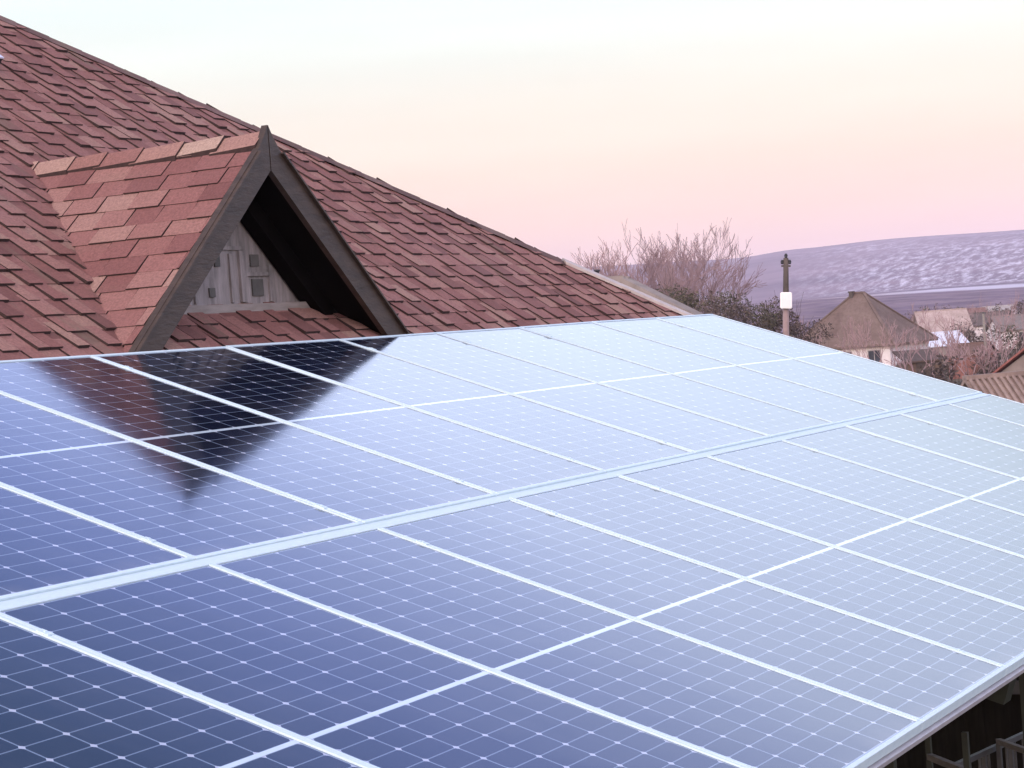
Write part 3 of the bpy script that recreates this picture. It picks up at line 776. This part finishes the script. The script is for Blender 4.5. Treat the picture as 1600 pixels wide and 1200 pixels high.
# ------------------------------------------------------------------ village
def tiled_roof_mat(name, a, b, ribs=0.0, axis=0):
    n = N(name); p = n.coord(); f = n.step(n.noise(p, .9, 6, .65), .3, .7); col = n.mix(f, a, b)
    col = n.mix(n.math('MULTIPLY', n.step(n.noise(p, 6, 4, .6), .45, .7), .4), col, tuple(x * .55 for x in a))
    return n.done(col, .9, 0, None, .2)

def building(px, d, w, dp, hw_, hr, yaw, label, wall_mat, roof_mat, kind='gable', ridge=.5, over=.35, wins=(), chimney=None, name='village_house', cat='house', group='village houses', ribs=0, zbase=None, door=False):
    """small rectangular building; w along local y (across the view when yaw = 0), dp along local x (away)"""
    p = spot(px, 500, d); az = math.atan2(p.y - CAM.y, p.x - CAM.x); z = ground_z(d, az) if zbase is None else zbase
    t = thing(name, label, cat, (p.x, p.y, z - .1), az + R(yaw), group)
    bm = bmesh.new()
    if kind == 'gable':
        prof = [Vector((-dp / 2, -w / 2, 0)), Vector((dp / 2, -w / 2, 0)), Vector((dp / 2, -w / 2, hw_)), Vector((0, -w / 2, hw_ + hr - .10)), Vector((-dp / 2, -w / 2, hw_))]
        extrude_poly(bm, prof, Vector((0, w, 0)))
    else: box(bm, -dp / 2, dp / 2, -w / 2, w / 2, 0, hw_)
    bmesh.ops.recalc_face_normals(bm, faces=bm.faces[:])
    mesh_obj('wall', bm, wall_mat, t)
    bm = bmesh.new(); X, Y = dp / 2 + over, w / 2 + over; z0 = hw_ - over * (hr / (dp / 2)) * .6; zr = hw_ + hr
    if kind == 'gable':
        for sx in (-1, 1):
            extrude_poly(bm, [Vector((sx * X, -Y, z0)), Vector((sx * X, Y, z0)), Vector((0, Y, zr)), Vector((0, -Y, zr))], Vector((0, 0, .09)))
            if ribs:
                for k in range(ribs):
                    y = -Y + (k + .5) * 2 * Y / ribs
                    bar(bm, (sx * X, y, z0 + .10), (sx * .02, y, zr + .10), Y / ribs * .95, .07)
        bar(bm, (0, -Y, zr + .09), (0, Y, zr + .09), .22, .10)
    elif kind == 'hip':
        yr = w / 2 * ridge
        a = [(-X, -Y, z0), (X, -Y, z0), (X, Y, z0), (-X, Y, z0)]; b = [(0, -yr, zr), (0, yr, zr)]
        vsx = [bm.verts.new(q) for q in a]; vr = [bm.verts.new(q) for q in b]; vl = [bm.verts.new((q[0], q[1], q[2] - .12)) for q in a]
        bm.faces.new((vsx[0], vsx[1], vr[0])); bm.faces.new((vsx[1], vsx[2], vr[1], vr[0])); bm.faces.new((vsx[2], vsx[3], vr[1])); bm.faces.new((vsx[3], vsx[0], vr[0], vr[1]))
        for i in range(4): bm.faces.new((vl[i], vl[(i + 1) % 4], vsx[(i + 1) % 4], vsx[i]))
        bm.faces.new(vl[::-1])
        for i, e in ((0, 0), (1, 0), (2, 1), (3, 1)): bar(bm, Vector(a[i]) + Vector((0, 0, .03)), Vector(b[e]) + Vector((0, 0, .05)), .18, .07)
        bar(bm, Vector(b[0]) + Vector((0, 0, .05)), Vector(b[1]) + Vector((0, 0, .05)), .18, .09)
    else:
        extrude_poly(bm, [Vector((-X, -Y, hw_ + .001)), Vector((X, -Y, hw_ + hr)), Vector((X, Y, hw_ + hr)), Vector((-X, Y, hw_ + .001))], Vector((0, 0, .08)))
    bmesh.ops.recalc_face_normals(bm, faces=bm.faces[:])
    rf = mesh_obj('roof', bm, roof_mat, t)
    for (y, zz, ww, hh) in wins:
        bm = bmesh.new(); x = -dp / 2
        box(bm, x - .035, x - .002, y - ww / 2, y - ww / 2 + .06, zz, zz + hh); box(bm, x - .035, x - .002, y + ww / 2 - .06, y + ww / 2, zz, zz + hh)
        box(bm, x - .034, x - .002, y - ww / 2 + .061, y + ww / 2 - .061, zz, zz + .06); box(bm, x - .034, x - .002, y - ww / 2 + .061, y + ww / 2 - .061, zz + hh - .06, zz + hh); box(bm, x - .034, x - .002, y - .025, y + .025, zz + .061, zz + hh - .061)
        f = mesh_obj('window', bm, MAT['gable'], t)
        bm = bmesh.new(); box(bm, x - .02, x - .001, y - ww / 2 + .05, y + ww / 2 - .05, zz + .05, zz + hh - .05); mesh_obj('pane', bm, WINDOW, f)
    if door:
        bm = bmesh.new(); box(bm, -dp / 2 - .04, -dp / 2 - .002, -.45, .45, .1, 2.0); mesh_obj('door', bm, MAT['brown_paint'], t)
    if chimney:
        x, y, hh = chimney; zc = zr - abs(x) / (dp / 2) * hr - .35
        bm = bmesh.new(); box(bm, x - .13, x + .13, y - .13, y + .13, zc, zc + hh); box(bm, x - .17, x + .17, y - .17, y + .17, zc + hh + .001, zc + hh + .08)
        mesh_obj('chimney', bm, MAT['bark_dark'], rf)
    return t
WINDOW = simple('dark_window_glass', (.03, .035, .045), (.06, .065, .08), 4, .08)
white_wall = simple('white_wall', (.56, .50, .48), (.72, .66, .64), 1.5, .9)
grey_wall = simple('grey_brown_wall', (.20, .16, .14), (.30, .25, .22), 1.5, .9)
brown_wall = simple('brown_plank_wall', (.085, .055, .040), (.15, .10, .07), 2.5, .9)
# grey outbuilding right behind the hip of the house
shed = building(905, 30, 5.0, 4.2, 3.84, 1.42, 8, 'grey mossy hip roof with a small dark flue just behind the red roof hip', grey_wall,
         tiled_roof_mat('grey_slate', (.20, .175, .155), (.30, .26, .235)), 'hip', .25, name='outbuilding', cat='outbuilding', group=None)
bm = bmesh.new(); tube(bm, (-.30, -.24, 4.9), (-.30, -.24, 5.42), .03, .03, 10); tube(bm, (-.30, -.24, 5.422), (-.30, -.24, 5.45), .045, .04, 10); mesh_obj('flue', bm, MAT['black_metal'], shed, True)
# the big brown hip roof with white wall
building(1345, 150, 6.6, 6.4, 2.75, 3.1, -24, 'white walled house with a large brown hip roof right of the pole', white_wall,
         tiled_roof_mat('brown_tile', (.125, .088, .074), (.195, .145, .122)), 'hip', .10, .5, wins=((-2.2, 1.0, .9, 1.1), (-.2, 1.0, .9, 1.1), (2.0, 1.0, .9, 1.1)), chimney=(-.2, .45, .62))
building(1470, 225, 4.6, 5.2, 2.0, 2.0, 12, 'small house with a pale pinkish roof right of the big brown roof', grey_wall,
         tiled_roof_mat('pale_roof', (.30, .24, .21), (.46, .37, .34)), 'gable', over=.3, wins=((-1.0, .8, .7, .9), (1.0, .8, .7, .9)))
building(1466, 175, 2.9, 3.0, 1.6, .9, 25, 'low shed with a bluish white metal roof', grey_wall,
         simple('bluish_metal_roof', (.50, .54, .64), (.66, .69, .78), 2, .5), 'gable', over=.25, name='metal_roof_shed', cat='shed')
building(1432, 110, 1.7, 2.2, 2.0, .5, 14, 'narrow brown plank shed at the right end of the white wall', brown_wall,
         tiled_roof_mat('dark_felt_roof', (.075, .052, .042), (.12, .088, .072)), 'lean', over=.15, name='plank_shed', cat='shed', door=True)
building(1632, 92, 3.6, 3.4, 1.55, 1.2, 70, 'red brown roofed house cut by the right photo edge', grey_wall,
         tiled_roof_mat('red_roof', (.22, .085, .070), (.32, .13, .11)), 'gable', over=.3)
building(1606, 50, 2.7, 2.6, 1.85, 1.1, 28, 'shed with a ribbed brown roof beside the panels at the right photo edge', brown_wall,
         tiled_roof_mat('ribbed_roof', (.19, .14, .12), (.33, .25, .21)), 'gable', over=.25, ribs=22, name='ribbed_roof_shed', cat='shed')
building(1540, 260, 5.0, 4.0, 1.9, 1.3, -15, 'far low cottage with a dark roof and pale wall below the purple hillside', white_wall,
         tiled_roof_mat('dark_tile', (.09, .075, .07), (.14, .115, .105)), 'gable', wins=((-1.2, .7, .8, .9), (1.2, .7, .8, .9)))
building(1585, 215, 4.0, 4.0, 1.9, 1.2, 20, 'far cottage with a grey roof near the right photo edge', white_wall,
         tiled_roof_mat('grey_tile', (.15, .135, .13), (.23, .20, .19)), 'gable', wins=((0, .7, .9, .9),))
building(1515, 140, 2.2, 2.4, 1.5, .6, -20, 'little hut with a rusty red wall between brown bushes', simple('rust_wall', (.17, .07, .055), (.25, .11, .09), 2, .9),
         tiled_roof_mat('rust_roof', (.11, .07, .06), (.17, .11, .09)), 'gable', over=.15, name='garden_hut', cat='shed')
# garden wall, pale post
pp = spot(1537, 500, 130); t = thing('wooden_post', 'thin pale wooden post among the bushes at the right', 'post', (pp.x, pp.y, 0), bearing(1537))
bm = bmesh.new(); tube(bm, (0, 0, 0), (0, 0, 3.9), .085, .07, 8); mesh_obj('shaft', bm, MAT['pale_wood'], t, True)
bm = bmesh.new(); tube(bm, (0, 0, 3.902), (0, 0, 4.0), .09, .02, 8); mesh_obj('cap', bm, MAT['grey_steel'], t, True)

GV = 'bushes and small trees of the village'
for i, (px, d, w, h, leaf, lab) in enumerate((
        (1478, 95, 2.4, 2.7, 'leaf_brown', 'dark brown rounded bush below the bluish white roof'),
        (1260, 125, 2.6, 2.7, 'leaf_olive', 'olive bush under the left eave of the brown hip roof'),
        (1400, 120, 2.0, 1.9, 'leaf_brown', 'low brown bush in front of the white wall'),
        (1445, 84, 1.8, 1.7, 'leaf_olive', 'small bush in front of the plank shed, close to the panel edge'),
        (1510, 80, 2.4, 2.0, 'leaf_dark', 'dark low bush by the panel edge left of the ribbed roof'),
        (1535, 66, 1.7, 1.5, 'leaf_dark', 'small dark green bush touching the ribbed roof'),
        (1545, 110, 2.6, 2.4, 'leaf_brown', 'brown bush between the rusty hut and the red roof'),
        (1500, 200, 3.6, 3.2, 'leaf_brown', 'far brown bush right of the pale pinkish roof'),
        (1575, 165, 3.4, 2.9, 'leaf_olive', 'olive bush above the red roof near the right edge'),
        (1530, 185, 3.0, 2.7, 'leaf_brown', 'brown bush behind the pale wooden post'),
        (1440, 195, 3.0, 3.2, 'leaf_brown', 'brown bush touching the right slope of the big brown roof'),
        (1280, 190, 3.6, 3.6, 'leaf_brown', 'brown bush seen over the left slope of the big brown roof'),
        (1595, 120, 2.6, 2.6, 'leaf_brown', 'brown bush directly behind the red roof'))):
    bush(px, d, w, h, lab, 500 + i, leaf, leaves=700, size=.11, group=GV, stems=10)
GF = 'far brown bushes at the foot of the purple slope'
rng0 = random.Random(909)
for i in range(16):
    px = 1432 + i * 11 + rng0.uniform(-4, 4); d = rng0.uniform(240, 420); lf = ('leaf_brown', 'leaf_mauve', 'leaf_olive')[i % 3]
    bush(px, d, rng0.uniform(4, 7), rng0.uniform(2.6, 4.4), 'brown or mauve leafless bush at the foot of the purple slope, far behind the houses', 930 + i, lf, leaves=420, size=.20, group=GF, stems=10)
building(1508, 310, 5.0, 4.0, 2.0, 1.3, 10, 'far white cottage with a reddish roof, just right of the pale pinkish roof', white_wall, tiled_roof_mat('reddish_tile', (.16, .09, .08), (.24, .15, .13)), 'gable', wins=((-1.2, .7, .8, .9), (1.2, .7, .8, .9)))
building(1562, 330, 4.5, 4.0, 2.0, 1.2, -30, 'far pale cottage under a light grey roof, high near the right photo edge', white_wall, tiled_roof_mat('light_grey_tile', (.30, .28, .27), (.40, .37, .36)), 'gable', wins=((0, .7, .9, .9),))
GS = 'small bare trees of the village'
for i, (px, d, h, lab) in enumerate(((1335, 118, 4.4, 'bare tree standing before the left part of the big brown roof'), (1385, 112, 4.0, 'bare tree before the right window of the white wall'), (1255, 105, 4.6, 'slim bare tree just right of the utility pole'), (1405, 128, 4.4, 'slim bare tree in front of the white wall'),
                                     (1362, 122, 4.2, 'thin bare tree before the middle of the brown roof'), (1428, 104, 3.6, 'small bare tree before the plank shed'), (1460, 100, 3.7, 'small bare tree just right of the plank shed'), (1480, 128, 4.0, 'small bare tree in front of the bluish white roof'), (1512, 104, 3.5, 'small bare tree before the rusty hut'), (1540, 96, 3.4, 'small bare tree just left of the red roof'), (1572, 112, 4.3, 'bare tree right behind the red roof'), (1445, 170, 5.0, 'bare tree between the big brown roof and the pale pinkish roof'), (1490, 150, 4.2, 'small bare tree beside the bluish white roof'),
                                     (1555, 140, 4.6, 'pale bare tree right of the wooden post'), (1520, 230, 5.6, 'far bare tree below the purple slope'), (1590, 180, 5.4, 'bare tree near the right photo edge, above the red roof'))):
    bare_tree(px, d, h, lab, 700 + i, 1.3, stems=3, depth=5, group=GS, r0=.09, rmin=.014)

# ------------------------------------------------------------------ haze over the valley
bm = bmesh.new(); box(bm, -40, 4500, -2600, 3800, -64.0, 118.0)
hz = bpy.data.materials.new('haze'); hz.use_nodes = True; hn_ = hz.node_tree; hn_.nodes.clear()
ho = hn_.nodes.new('ShaderNodeOutputMaterial'); pv = hn_.nodes.new('ShaderNodeVolumePrincipled')
pv.inputs['Color'].default_value = (.93, .84, .93, 1); pv.inputs['Density'].default_value = .00019; pv.inputs['Anisotropy'].default_value = 0.0
hn_.links.new(pv.outputs[0], ho.inputs['Volume'])
haze = mesh_obj('haze', bm, hz); haze['kind'] = 'stuff'
